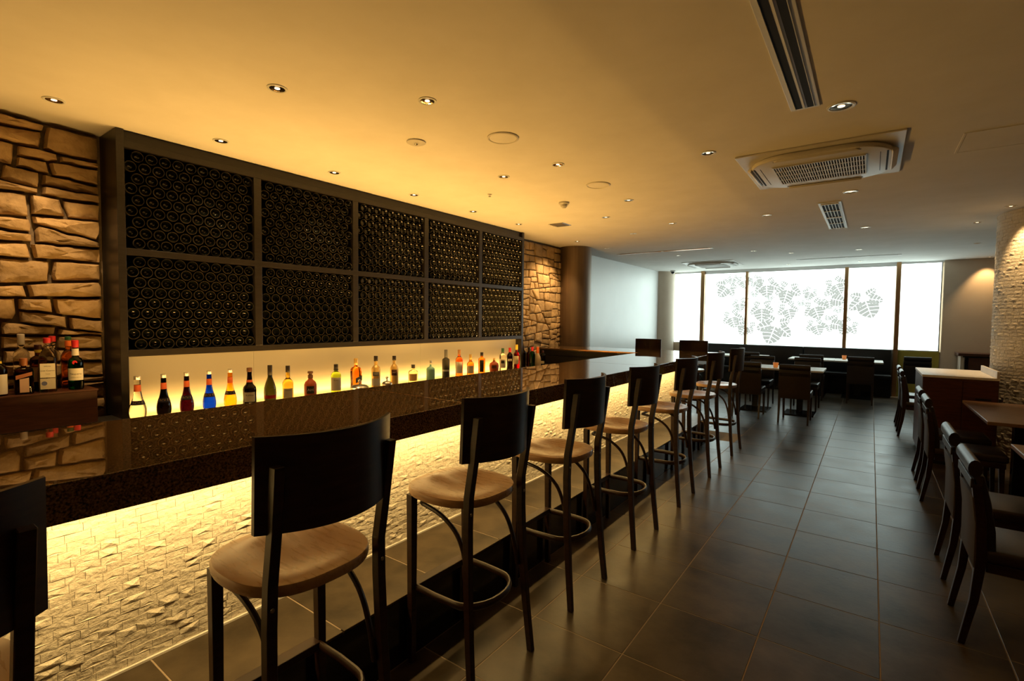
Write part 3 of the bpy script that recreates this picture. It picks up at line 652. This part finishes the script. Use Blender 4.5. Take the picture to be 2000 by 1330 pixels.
# ------------------------------------------------------------------ bar stools (front towards -x)
def make_stool(label):
    t = thing('bar_stool', label, 'stool', (0,0,0), 0, 'bar stools')
    # seat: superellipse with a saddle dish
    n = 44; vs = []; fs = []; zt = .775
    def out(k, s):
        a = 2*PI*k/n; c, d = math.cos(a), math.sin(a); q = (abs(c)**2.7+abs(d)**2.7)**(-1/2.7)
        wy = .212 if c < 0 else .212-.012*c
        return (-.022+.215*q*c*s, wy*q*d*s)
    rings = [(.95,-.036),(.985,-.033),(1,-.024),(1,-.006),(.985,-.001),(.955,0),(.8,-.001),(.62,-.006),(.42,-.012),(.2,-.014)]
    for s, dz in rings:
        for k in range(n):
            x, y = out(k, s)
            e = 0
            if s < .96: e = .008*math.exp(-((y/.045)**2))*max(0, -(x+.02)/.2) *(1 if s < .9 else .4)
            vs.append((x, y, zt+dz+e))
    vs.append((-.022, 0, zt-.013)); vs.append((-.022, 0, zt-.036)); L = len(rings)
    for r in range(L-1):
        for k in range(n): fs.append((r*n+k, r*n+(k+1) % n, (r+1)*n+(k+1) % n, (r+1)*n+k))
    for k in range(n): fs.append(((L-1)*n+k, (L-1)*n+(k+1) % n, L*n)); fs.append(((k+1) % n, k, L*n+1))
    obj('seat', MB().add(vs, fs), M_seat, t, smooth=True, label='lighter brown dished wooden seat')
    for s in (-1, 1):
        lg = MB()
        pts = [(.217,.202,0),(.195,.192,.22),(.178,.183,.45),(.170,.178,.68),(.172,.175,.80),(.196,.176,.94),(.222,.180,1.122)]
        lg.loft([(a, s*b, c) for a, b, c in pts], [.028,.030,.032,.033,.033,.032,.030], [.024,.026,.028,.029,.029,.028,.027])
        obj('rear_leg', lg, M_wood, t, bevel=.002, seg=1)
        obj('front_leg', MB().bar((-.152,s*.176,0), (-.158,s*.172,.742), (.026,.034), (.026,.034)), M_wood, t, bevel=.002)
        obj('bolt', MB().lathe([(.007,0),(.006,.002)], 10, (.187,s*.178,.735), ax='x'), M_chrome, t)
    # curved backrest
    vs = []; nu, nv = 15, 5; zb, ztop = .940, 1.196
    for side in (0, 1):
        for j in range(nv):
            z = zb+(ztop-zb)*j/(nv-1)
            for i in range(nu):
                y = -.215+.43*i/(nu-1); x = .252-1.95*y*y+.04*(z-1.07)+(.014 if side else 0)
                vs.append((x, y, z))
    fs = []; N = nu*nv
    for j in range(nv-1):
        for i in range(nu-1):
            a = j*nu+i; fs += [(a, a+1, a+nu+1, a+nu), (N+a, N+a+nu, N+a+nu+1, N+a+1)]
    for i in range(nu-1): fs += [(i, N+i, N+i+1, i+1), ((nv-1)*nu+i, (nv-1)*nu+i+1, N+(nv-1)*nu+i+1, N+(nv-1)*nu+i)]
    for j in range(nv-1): fs += [(j*nu, (j+1)*nu, N+(j+1)*nu, N+j*nu), (j*nu+nu-1, N+j*nu+nu-1, N+(j+1)*nu+nu-1, (j+1)*nu+nu-1)]
    obj('backrest', MB().add(vs, fs), M_wood, t, smooth=True)
    ring = [(-.15,-.16,.33),(-.02,-.163,.33),(.08,-.158,.33)]
    for k in range(1, 12):
        a = -PI/2+PI*k/12; ring.append((.08+.115*math.cos(a), .158*math.sin(a), .33))
    ring += [(.08,.158,.33),(-.02,.163,.33),(-.15,.16,.33)]
    obj('foot_ring', MB().tube(ring, .0105, 10, ry=.016), M_wood, t, smooth=True)
    obj('front_stretcher', MB().box(-.178, -.128, -.162, .162, .316, .346), M_wood, t, bevel=.003)
    hp = [(.165,-.163,.40),(.150,-.160,.50),(.115,-.156,.60),(.06,-.155,.655),(-.01,-.158,.690),(-.08,-.160,.704),(-.128,-.150,.704),(-.138,-.110,.703)]
    hoop = hp+[(-.14,-.05,.702),(-.14,.05,.702)]+[(x,-y,z) for x, y, z in hp[::-1]]
    # smooth by Chaikin
    for _ in range(2):
        q = [hoop[0]]
        for a, b in zip(hoop, hoop[1:]):
            q += [tuple(.75*a[i]+.25*b[i] for i in range(3)), tuple(.25*a[i]+.75*b[i] for i in range(3))]
        hoop = q+[hoop[-1]]
    obj('bent_brace', MB().tube(hoop, .0095, 8), M_wood, t, smooth=True)
    return t
SX = -1.42
st_y = [.015, .835, 1.628, 2.40, 3.252, 4.177, 5.116, 6.073]
stool = make_stool('dark wooden bar stool nearest the viewer, cut by the left picture edge')
stool.location = (SX, st_y[0], 0)
for i, y in enumerate(st_y[1:]):
    lab = ['dark wooden bar stool with the largest fully shown backrest, second along the bar', 'dark wooden bar stool third along the bar from the viewer', 'dark wooden bar stool fourth along the bar from the viewer',
           'dark wooden bar stool fifth along the bar from the viewer', 'dark wooden bar stool sixth along the bar from the viewer', 'dark wooden bar stool seventh along the bar, next to last',
           'dark wooden bar stool at the far end of the long bar front'][i]
    copy_tree(stool, (SX, y, 0), rnd.uniform(-.02, .02), lab)
copy_tree(stool, (-2.93, 7.66, 0), math.radians(90), 'bar stool behind the short return, in front of the white wall')
copy_tree(stool, (-2.21, 7.66, 0), math.radians(90), 'bar stool behind the short return, in front of the windows')

# ------------------------------------------------------------------ dining chairs (front towards +y)
def make_chair(name, label, shell, leather, grp):
    t = thing(name, label, 'chair', (0,0,0), 0, grp)
    def slab(pts, w, th):      # (y,z) centre line swept across width
        vs = []; fs = []; n = len(pts)
        for s in (-1, 1):
            for (y, z, ny, nzv) in pts:
                vs += [(s*w/2, y-ny*th/2, z-nzv*th/2), (s*w/2, y+ny*th/2, z+nzv*th/2)]
        m = 2*n
        for i in range(n-1):
            a = 2*i; fs += [(a, a+2, m+a+2, m+a), (a+1, m+a+1, m+a+3, a+3), (a, a+1, a+3, a+2), (m+a, m+a+2, m+a+3, m+a+1)]
        fs += [(0, m, m+1, 1), (2*n-2, 2*n-1, m+2*n-1, m+2*n-2)]
        return MB().add(vs, fs)
    obj('seat', MB().box(-.205, .205, -.20, .255, .405, .465), leather, t, bevel=.018, smooth=True, seg=3)
    obj('seat_rail', MB().box(-.195, .195, -.19, .24, .36, .405), M_wood, t, bevel=.003)
    obj('backrest', slab([(-.175,.44,1,0),(-.18,.55,1,.05),(-.20,.68,1,.12),(-.228,.80,1,.2)], .39, .036), leather, t, bevel=.008, smooth=True)
    obj('back_shell', slab([(-.222,.37,1,0),(-.222,.46,1,0),(-.224,.58,1,.06),(-.238,.70,1,.12)], .405, .024), shell, t, bevel=.004, smooth=True, label='lighter brown rear shell')
    obj('top_roll', MB().tube([(-.2,-.243,.832),(.2,-.243,.832)], .026, 14, ry=.040), leather, t, smooth=True, label='padded roll along the top of the back')
    obj('trim_rail', MB().box(-.203, .203, -.258, -.244, .742, .786), leather, t, bevel=.003)
    for s in (-1, 1):
        obj('front_leg', MB().bar((s*.182,.225,0), (s*.182,.215,.40), (.024,.036), (.024,.036)), M_wood, t, bevel=.002)
        m = MB().loft([(s*.190,-.262,0),(s*.190,-.225,.22),(s*.190,-.208,.42),(s*.190,-.216,.6),(s*.190,-.236,.76)], [.024,.028,.033,.032,.028], [.026,.032,.040,.038,.034])
        obj('rear_leg', m, M_wood, t, bevel=.002, seg=1)
    return t
def right_chair(first, i, y0, y1, lab):
    loc = (.39+.262, (y0+y1)/2, 0)
    if first is None: return None
    return copy_tree(first, loc, -PI/2, lab)
ch = make_chair('dining_chair', 'dark leather dining chair nearest the viewer on the right side', M_shell, M_leather, 'dining chairs')
ch.location = (.655, 3.28, 0); ch.rotation_euler = (0, 0, -PI/2)
for y, lab in ((3.99, 'dark leather dining chair second from the viewer on the right side'), (5.57, 'dark leather dining chair third from the viewer, at the farther right table'),
               (6.25, 'dark leather dining chair beside the cabinet, fourth on the right side')):
    copy_tree(ch, (.655, y, 0), -PI/2, lab)
for y, lab in ((8.48, 'dark leather dining chair just beyond the cabinet, backing on the aisle'), (9.25, 'last dining chair backing on the aisle beyond the cabinet')):
    copy_tree(ch, (.60, y, 0), -PI/2, lab)
NEAR = 0; FAR = PI
for x, y, r, lab in ((-.885, 8.53, 0, 'dining chair seen from behind at the right one of the two nearer tables'), (-1.545, 8.62, 0, 'dining chair seen from behind at the left one of the two nearer tables'),
                     (-.885, 9.86, PI, 'dining chair facing the viewer across the right nearer table'), (-1.60, 9.86, PI, 'dining chair facing the viewer across the left nearer table'),
                     (-.91, 11.34, 0, 'dining chair at the window table just left of its candle glass'), (-.13, 11.30, 0, 'dining chair at the window table right of its candle glass'),
                     (-2.02, 11.34, 0, 'dining chair at the window table partly hidden by the last stools')):
    copy_tree(ch, (x, y, 0), r, lab)
bch = make_chair('black_chair', 'black chair in front of the olive yellow panel', M_blackleather, M_blackleather, None)
bch.location = (.72, 12.08, 0); bch.rotation_euler = (0, 0, 0)

# ------------------------------------------------------------------ tables
def make_table(label, w, d, h, top_m, group):
    t = thing('dining_table', label, 'table', (0,0,0), 0, group)
    obj('table_top', MB().box(-w/2, w/2, -d/2, d/2, h-.028, h), top_m, t, bevel=.004)
    obj('pedestal', MB().box(-.045, .045, -.045, .045, .02, h-.03), M_blackstone, t, bevel=.004)
    obj('base_plate', MB().box(-min(.24, d*.3 if d < 1 else .17), min(.24, d*.3 if d < 1 else .17), -.26, .26, 0, .02), M_blackstone, t, bevel=.004)
    obj('top_bracket', MB().box(-.16, .16, -.16, .16, h-.045, h-.028), M_blackstone, t)
    return t
tb = make_table('pale topped table, right one of the nearer pair', .66, .72, .745, M_tabletop, 'pale dining tables')
tb.location = (-.90, 9.29, 0)
copy_tree(tb, (-1.565, 9.29, 0), 0, 'pale topped table with the candle glass, left one of the nearer pair')
for x, lab in ((-.975, 'pale topped window table under the widest pane, left of its candle glass'), (-.18, 'pale topped window table carrying the farther candle glass'),
               (-2.22, 'pale topped window table behind the last stools'), (-3.02, 'pale topped window table nearest the beige corner pier')):
    m = copy_tree(tb, (x, 12.02, 0), 0, lab); m.scale = (1.2, 1, 1)
bt2 = make_table('brown topped table by the pillar on the right', .62, 1.36, .72, M_browntop, 'brown dining tables')
bt2.location = (1.09, 6.10, 0)
copy_tree(bt2, (1.075, 3.83, 0), 0, 'brown topped table cut by the right picture edge')
M_amber = mat('amber_candle_glass', (.9,.42,.12), .15, trans=.7, emit=(1,.42,.1), es=.12)
for x, y, lab in ((-1.245, 9.11, 'amber candle glass on the nearer pair of tables'), (-.42, 12.1, 'amber candle glass on the window table')):
    t = thing('candle_glass', lab, 'candle holder', (x, y, .745))
    obj('tumbler', MB().lathe([(.02,0),(.032,.002),(.043,.085),(.040,.085),(.030,.012)], 20), M_amber, t, smooth=True)
    obj('candle', MB().lathe([(.019,.012),(.019,.035)], 12), cream, t)

# ------------------------------------------------------------------ banquette under the windows, cabinets on the right
bq = thing('banquette', 'long black upholstered bench under the windows', 'bench', (-1.5, 12.5, 0))
for a, b in ((-1.92, .30), (.31, 1.86)):
    obj('seat_cushion', MB().box(a, b, -.14, .14, .37, .45), M_blackleather, bq, bevel=.02, smooth=True, seg=3)
    obj('back_cushion', MB().box(a, b, .14, .27, .40, .955), M_blackleather, bq, bevel=.02, smooth=True, seg=3)
obj('base', MB().box(-1.92, 1.86, -.12, .27, 0, .37), M_blackstone, bq)
cb = thing('service_cabinet', 'red brown service cabinet with pale top beside the pillar', 'cabinet', (.77, 7.42, 0))
obj('body', MB().box(-.30, .295, -.52, .52, .06, .925), M_walnut, cb, bevel=.002)
obj('worktop', MB().box(-.305, .30, -.525, .525, .925, .95), M_tabletop, cb, bevel=.003, label='pale worktop')
obj('plinth', MB().box(-.28, .28, -.5, .5, 0, .06), M_black, cb)
obj('side_upstand', MB().box(.276, .298, -.52, .40, .95, 1.02), M_tabletop, cb, bevel=.002, label='pale upstand at the pillar end')
obj('door', MB().box(-.297, .02, -.532, -.521, .08, .90), M_walnut, cb, bevel=.002)
dr = obj('door', MB().box(.025, .292, -.532, -.521, .08, .90), M_walnut, cb, bevel=.002)
obj('handle', MB().box(.12, .24, -.538, -.533, .72, .735), M_black, dr)
sb = thing('side_cabinet', 'low dark cabinet with overhanging top against the far wall', 'cabinet', (1.9, 12.55, 0))
obj('body', MB().box(-.42, .6, -.2, .22, 0, .88), M_walnut, sb)
obj('worktop', MB().box(-.57, .62, -.24, .225, .90, .95), M_walnut, sb, bevel=.003)
obj('apron', MB().box(-.5, .6, -.22, .22, .875, .90), M_black, sb)
obj('leg', MB().box(-.53, -.48, -.2, .2, 0, .90), M_beige, sb)

# ------------------------------------------------------------------ ceiling fittings
M_reflector = mat('downlight_reflector', (.75,.6,.42), .12, 1)
RT = MB().lathe([(.052,0),(.052,-.004),(.044,-.006),(.040,-.004),(.038,0)], 28)
RTm = RT.mesh('trim_ring', smooth=True); RTm.materials.append(M_grillw)
ncup = 14; cup = MB(); vs = []
for r_, z_ in ((.040,-.0035),(.030,-.0015),(.016,-.0006)):
    for k in range(ncup): vs.append((r_*math.cos(2*PI*k/ncup), r_*math.sin(2*PI*k/ncup), z_))
cup.add(vs, [(r*ncup+k, r*ncup+(k+1) % ncup, (r+1)*ncup+(k+1) % ncup, (r+1)*ncup+k) for r in range(2) for k in range(ncup)])
CUm = cup.mesh('reflector'); CUm.materials.append(M_reflector)
LDm = MB().lathe([(.014,-.0012),(.014,-.0024)], 14).mesh('lamp'); LDo = LDm.copy(); LDm.materials.append(M_lampon); LDo.materials.append(M_lampoff)
def downlight(x, y, label, s=1, on=0, aim=None, cone=60):
    t = thing('downlight', label, 'downlight', (x, y, C), 0, 'ceiling downlights'); t.scale = (s, s, 1)
    for nm, me in (('trim_ring', RTm), ('reflector', CUm), ('lamp', LDm if on else LDo)):
        o = bpy.data.objects.new(nm, me); COL.objects.link(o); o.parent = t
    if on:
        l = bpy.data.lights.new('spot', 'SPOT'); l.energy = P_SPOT*on; l.color = WARM2; l.spot_size = math.radians(cone); l.spot_blend = .7; l.shadow_soft_size = .025
        so = bpy.data.objects.new('lamp_beam', l); COL.objects.link(so); so.location = (x, y, C-.02)
        if aim:
            so.rotation_euler = (Vector(aim)-Vector((x, y, C-.02))).to_track_quat('-Z', 'Y').to_euler()
for i, y in enumerate((1.66, 2.57, 3.48, 4.39, 5.30)):
    downlight(-3.75, y, '%s ceiling downlight from the left in the row close to the wine rack' % ORD[i], on=.6, aim=(-4.0, y, 1.6), cone=70)
downlight(-3.85, .80, 'ceiling downlight close to the left stone wall', on=1.1, aim=(-4.2, .70, .9), cone=85)
downlight(-3.79, 7.26-.3, 'bright ceiling downlight close to the bronze column', on=2.6, aim=(-4.2, 6.75, 1.5), cone=95)
for i, (x, y) in enumerate(((-2.64,1.46),(-2.62,3.47),(-2.62,5.51),(-2.78,6.75))):
    downlight(x, y, '%s ceiling downlight from the viewer in the row over the back edge of the bar' % ORD[i], on=.45 if i < 3 else 0, cone=80)
for i, (x, y) in enumerate(((-2.08,2.03),(-2.06,3.44),(-2.06,4.86),(-2.08,6.31))):
    downlight(x, y, '%s ceiling downlight from the viewer in the row over the bar front' % ORD[i], on=.3, cone=75)
for i, (x, y) in enumerate(((-1.01,3.82),(-1.02,6.41))):
    downlight(x, y, '%s ceiling downlight over the aisle %s the large air conditioner' % (ORD[i], ('beside', 'beyond')[i]), on=.06, cone=90)
for i, (x, y, s) in enumerate(((-.18,3.42,1.35),(-.20,5.68,1.2),(-.10,7.9,1.1),(-.21,10.22,1.1),(-.22,12.19,1.0))):
    downlight(x, y, '%s ceiling downlight from the viewer in the right hand row past the long slot diffuser' % ORD[i], s=s, on=.05 if i < 3 else 0, cone=90)
for x, y, lab in ((-2.99,9.48,'ceiling downlight left of the far air conditioner'),(-1.71,9.52,'ceiling downlight over the nearer pale tables'),(-1.20,10.14,'wide ceiling downlight over the gap before the window tables'),
                  (-1.48,12.1,'ceiling downlight just before the widest pane'),(-3.73,7.91,'ceiling downlight right of the bronze column'),(1.27,10.34,'ceiling downlight between the pillar and the far wall')):
    downlight(x, y, lab)
downlight(1.0, 8.22, 'ceiling downlight grazing the far side of the round pillar', on=1.0, aim=(1.2, 8.0, 1.2), cone=70)
downlight(1.14, 7.28, 'ceiling downlight grazing the near side of the round pillar', on=1.3, aim=(1.36, 7.5, 1.3), cone=70)
downlight(1.72, 12.55, 'ceiling downlight washing the far wall behind the pillar', on=.9, aim=(1.72, 12.8, 1.9), cone=75)

# cassette air conditioners
def rrect(w, d, r, n=6):
    q = []
    for sx, sy, a0 in ((1,1,0),(-1,1,90),(-1,-1,180),(1,-1,270)):
        for k in range(n+1):
            a = math.radians(a0+90*k/n); q.append((sx*(w/2-r)+r*math.cos(a), sy*(d/2-r)+r*math.sin(a)))
    return q
def make_ac(label):
    t = thing('air_conditioner', label, 'air conditioner', (0,0,C), 0, 'cassette air conditioners')
    obj('plate', MB().box(-.51, .51, -.54, .54, -.012, 0), M_ac, t, bevel=.005)
    obj('body', MB().prism(rrect(.90, .94, .28, 10), -.046, -.012), M_ac, t, bevel=.012, smooth=True, seg=3)
    gw, gd = .58, .52
    fr = obj('grille', MB().box(-gw/2-.01, gw/2+.01, -gd/2-.01, gd/2+.01, -.049, -.046), M_ac, t)
    obj('grille_recess', MB().box(-gw/2, gw/2, -gd/2, gd/2, -.0495, -.0491), M_black, t)
    for k in range(35):
        x = -gw/2+gw*k/34
        o = obj('slat', MB().box(x-.0035, x+.0035, -gd/2, gd/2, -.055, -.0496), M_ac, t) if k == 0 else None
        if k == 0: S0 = o.data
        else:
            o = bpy.data.objects.new('slat', S0); COL.objects.link(o); o.parent = t; o.location = (gw*k/34, 0, 0)
    for k in range(5):
        y = -gd/2+gd*k/4; obj('crossbar', MB().box(-gw/2, gw/2, y-.004, y+.004, -.056, -.0497), M_ac, t)
    for k in range(4):
        a = k*PI/2; m = MB(); L = .27; d0 = .475 if k % 2 else .455
        poly = [(-L,0),(L,0),(L*.8,.035),(-L*.8,.035)]
        vs = []
        for (u, v) in poly: vs.append((u, v, -.018))
        for (u, v) in poly: vs.append((u*.97, v*1.0+.012, -.060 if v == 0 else -.030))
        ca, sa = math.cos(a), math.sin(a)
        vs = [((u*ca-(v+d0-.04)*sa), (u*sa+(v+d0-.04)*ca), z) for u, v, z in vs]
        obj('louver', MB().add(vs, [(0,3,2,1),(4,5,6,7),(0,1,5,4),(1,2,6,5),(2,3,7,6),(3,0,4,7)]), M_ac, t, bevel=.004, smooth=True)
        so = [(-L,.0),(L,.0),(L,.012),(-L,.012)]
        vs = [((u*ca-(v+d0-.062)*sa), (u*sa+(v+d0-.062)*ca), z) for z in (-.0475, -.044) for u, v in so]
        obj('air_slot', MB().add(vs, [(0,3,2,1),(4,5,6,7),(0,1,5,4),(1,2,6,5),(2,3,7,6),(3,0,4,7)]), M_black, t)
    obj('seam', MB().box(-gw/2-.09, -gw/2-.086, -gd/2, gd/2, -.0468, -.046), M_black, t)
    obj('seam', MB().box(gw/2+.086, gw/2+.09, -gd/2, gd/2, -.0468, -.046), M_black, t)
    return t
ac = make_ac('large four way cassette air conditioner with grille in the ceiling over the aisle'); ac.location = (-.365, 4.57, C)
copy_tree(ac, (-2.80, 11.2, C), 0, 'far four way cassette air conditioner in the ceiling before the windows')
def slots(name, label, x0, x1, y0, y1, n, along='y'):
    t = thing(name, label, 'vent', ((x0+x1)/2, (y0+y1)/2, C)); w, d = (x1-x0)/2, (y1-y0)/2
    obj('frame', MB().box(-w, w, -d, d, -.008, 0), M_grillw, t, bevel=.002)
    return t, w, d
t, w, d = slots('slot_diffuser', 'long white two slot diffuser running out of the top of the picture', -.42, -.275, 1.0, 3.33, 2)
for x0, x1 in ((-.045, -.012), (.012, .045)):
    obj('air_slot', MB().box(x0, x1, -d+.02, d-.02, -.0088, -.0081), M_black, t)
for x in (-.047, 0, .047): obj('fin', MB().box(x-.0015, x+.0015, -d+.02, d-.02, -.014, -.008), M_grillw, t)
t, w, d = slots('return_grille', 'white louvered return grille in the ceiling beyond the air conditioner', -.49, -.29, 6.05, 7.77, 5)
for y0, y1 in ((-.80, -.02), (.02, .80)):
    obj('recess', MB().box(-.075, .075, y0, y1, -.0088, -.0081), M_black, t)
    for k in range(6): obj('slat', MB().box(-.075+.03*k-.003, -.075+.03*k+.003, y0, y1, -.016, -.0089), M_grillw, t)
    for yy in (y0, (y0+y1)/2, y1): obj('crossbar', MB().box(-.078, .078, yy-.008, yy+.008, -.017, -.0089), M_grillw, t)
for x0, x1, y, lab in ((-3.88,-2.22,8.76,'bronze tinted slim line diffuser left of the far air conditioner'),(-1.22,.38,11.3,'white slim line diffuser parallel to the windows')):
    t = thing('line_diffuser', lab, 'vent', ((x0+x1)/2, y, C)); L = (x1-x0)/2
    obj('frame', MB().box(-L, L, -.035, .035, -.008, 0), M_brass if y < 9 else M_grillw, t, bevel=.002)
    obj('air_slot', MB().box(-L+.03, L-.03, -.01, .01, -.0088, -.0081), M_black if y > 9 else M_brass, t)
    for x in (-L, 0, L): obj('end_cap', MB().box(x-.02, x+.02, -.037, .037, -.0095, -.0001), M_grillw, t)
for x, y, lab in ((-2.07,2.73,'nearer round ceiling speaker cover over the bar'),(-2.06,4.16,'farther round ceiling speaker cover over the bar')):
    t = thing('ceiling_speaker', lab, 'speaker', (x, y, C), 0, 'ceiling speakers')
    obj('rim', MB().lathe([(.108,0),(.108,-.006),(.100,-.010),(.094,-.007),(.094,0)], 40), M_ac, t, smooth=True)
    obj('cover', MB().lathe([(.094,-.0005),(.093,-.006),(.05,-.0075),(.01,-.008)], 40), M_plaster, t, smooth=True)
t = thing('sprinkler_plate', 'round flat sprinkler cover plate with small nozzle in the ceiling', 'sprinkler', (-2.62, 2.45, C))
obj('plate', MB().lathe([(.066,-.002),(.066,-.008),(.06,-.011),(.01,-.012)], 32), M_ac, t, smooth=True)
obj('nozzle', MB().lathe([(.012,-.012),(.012,-.018),(.006,-.022)], 14), M_chrome, t)
t = thing('smoke_detector', 'stepped round smoke detector hanging from the ceiling', 'detector', (-2.66, 4.58, C))
obj('base', MB().lathe([(.055,0),(.055,-.018),(.048,-.024)], 28), M_ac, t, smooth=True)
obj('sensor', MB().lathe([(.036,-.024),(.034,-.045),(.022,-.055),(.018,-.062)], 24), M_ac, t, smooth=True)
t = thing('ceiling_sprinkler', 'tiny sprinkler head between bar and rack', 'sprinkler', (-3.10, 3.88, C))
obj('rosette', MB().lathe([(.024,0),(.02,-.006)], 18), M_ac, t); obj('nozzle', MB().lathe([(.008,-.006),(.008,-.02),(.014,-.022),(.014,-.024)], 12), M_chrome, t)
t = thing('ceiling_vent', 'small grey square vent in the ceiling near the end of the rack', 'vent', (-3.32, 5.62, C))
obj('frame', MB().box(-.11, .11, -.11, .11, -.006, 0), M_steel, t, bevel=.002)
for k in range(5): obj('slat', MB().box(-.09, .09, -.08+.04*k-.008, -.08+.04*k+.008, -.011, -.006), M_steel, t)
t = thing('access_hatch', 'flush square access hatch at the right of the ceiling', 'hatch', (.72, 4.58, C))
obj('panel', MB().box(-.26, .26, -.22, .22, -.003, 0), M_plaster, t, bevel=.001)
obj('rim', MB().box(-.275, -.262, -.235, .235, -.004, 0).box(.262, .275, -.235, .235, -.004, 0).box(-.262, .262, -.235, -.222, -.004, 0).box(-.262, .262, .222, .235, -.004, 0), M_plaster, t)
t = thing('dome_camera', 'small dark dome camera above the corner pier', 'camera', (-4.0, 12.25, C))
obj('mount', MB().lathe([(.06,0),(.06,-.025),(.05,-.03)], 24), M_ac, t, smooth=True)
obj('dome', MB().lathe([(.046,-.03),(.042,-.055),(.028,-.075),(.008,-.084)], 24), M_blackstone, t, smooth=True)
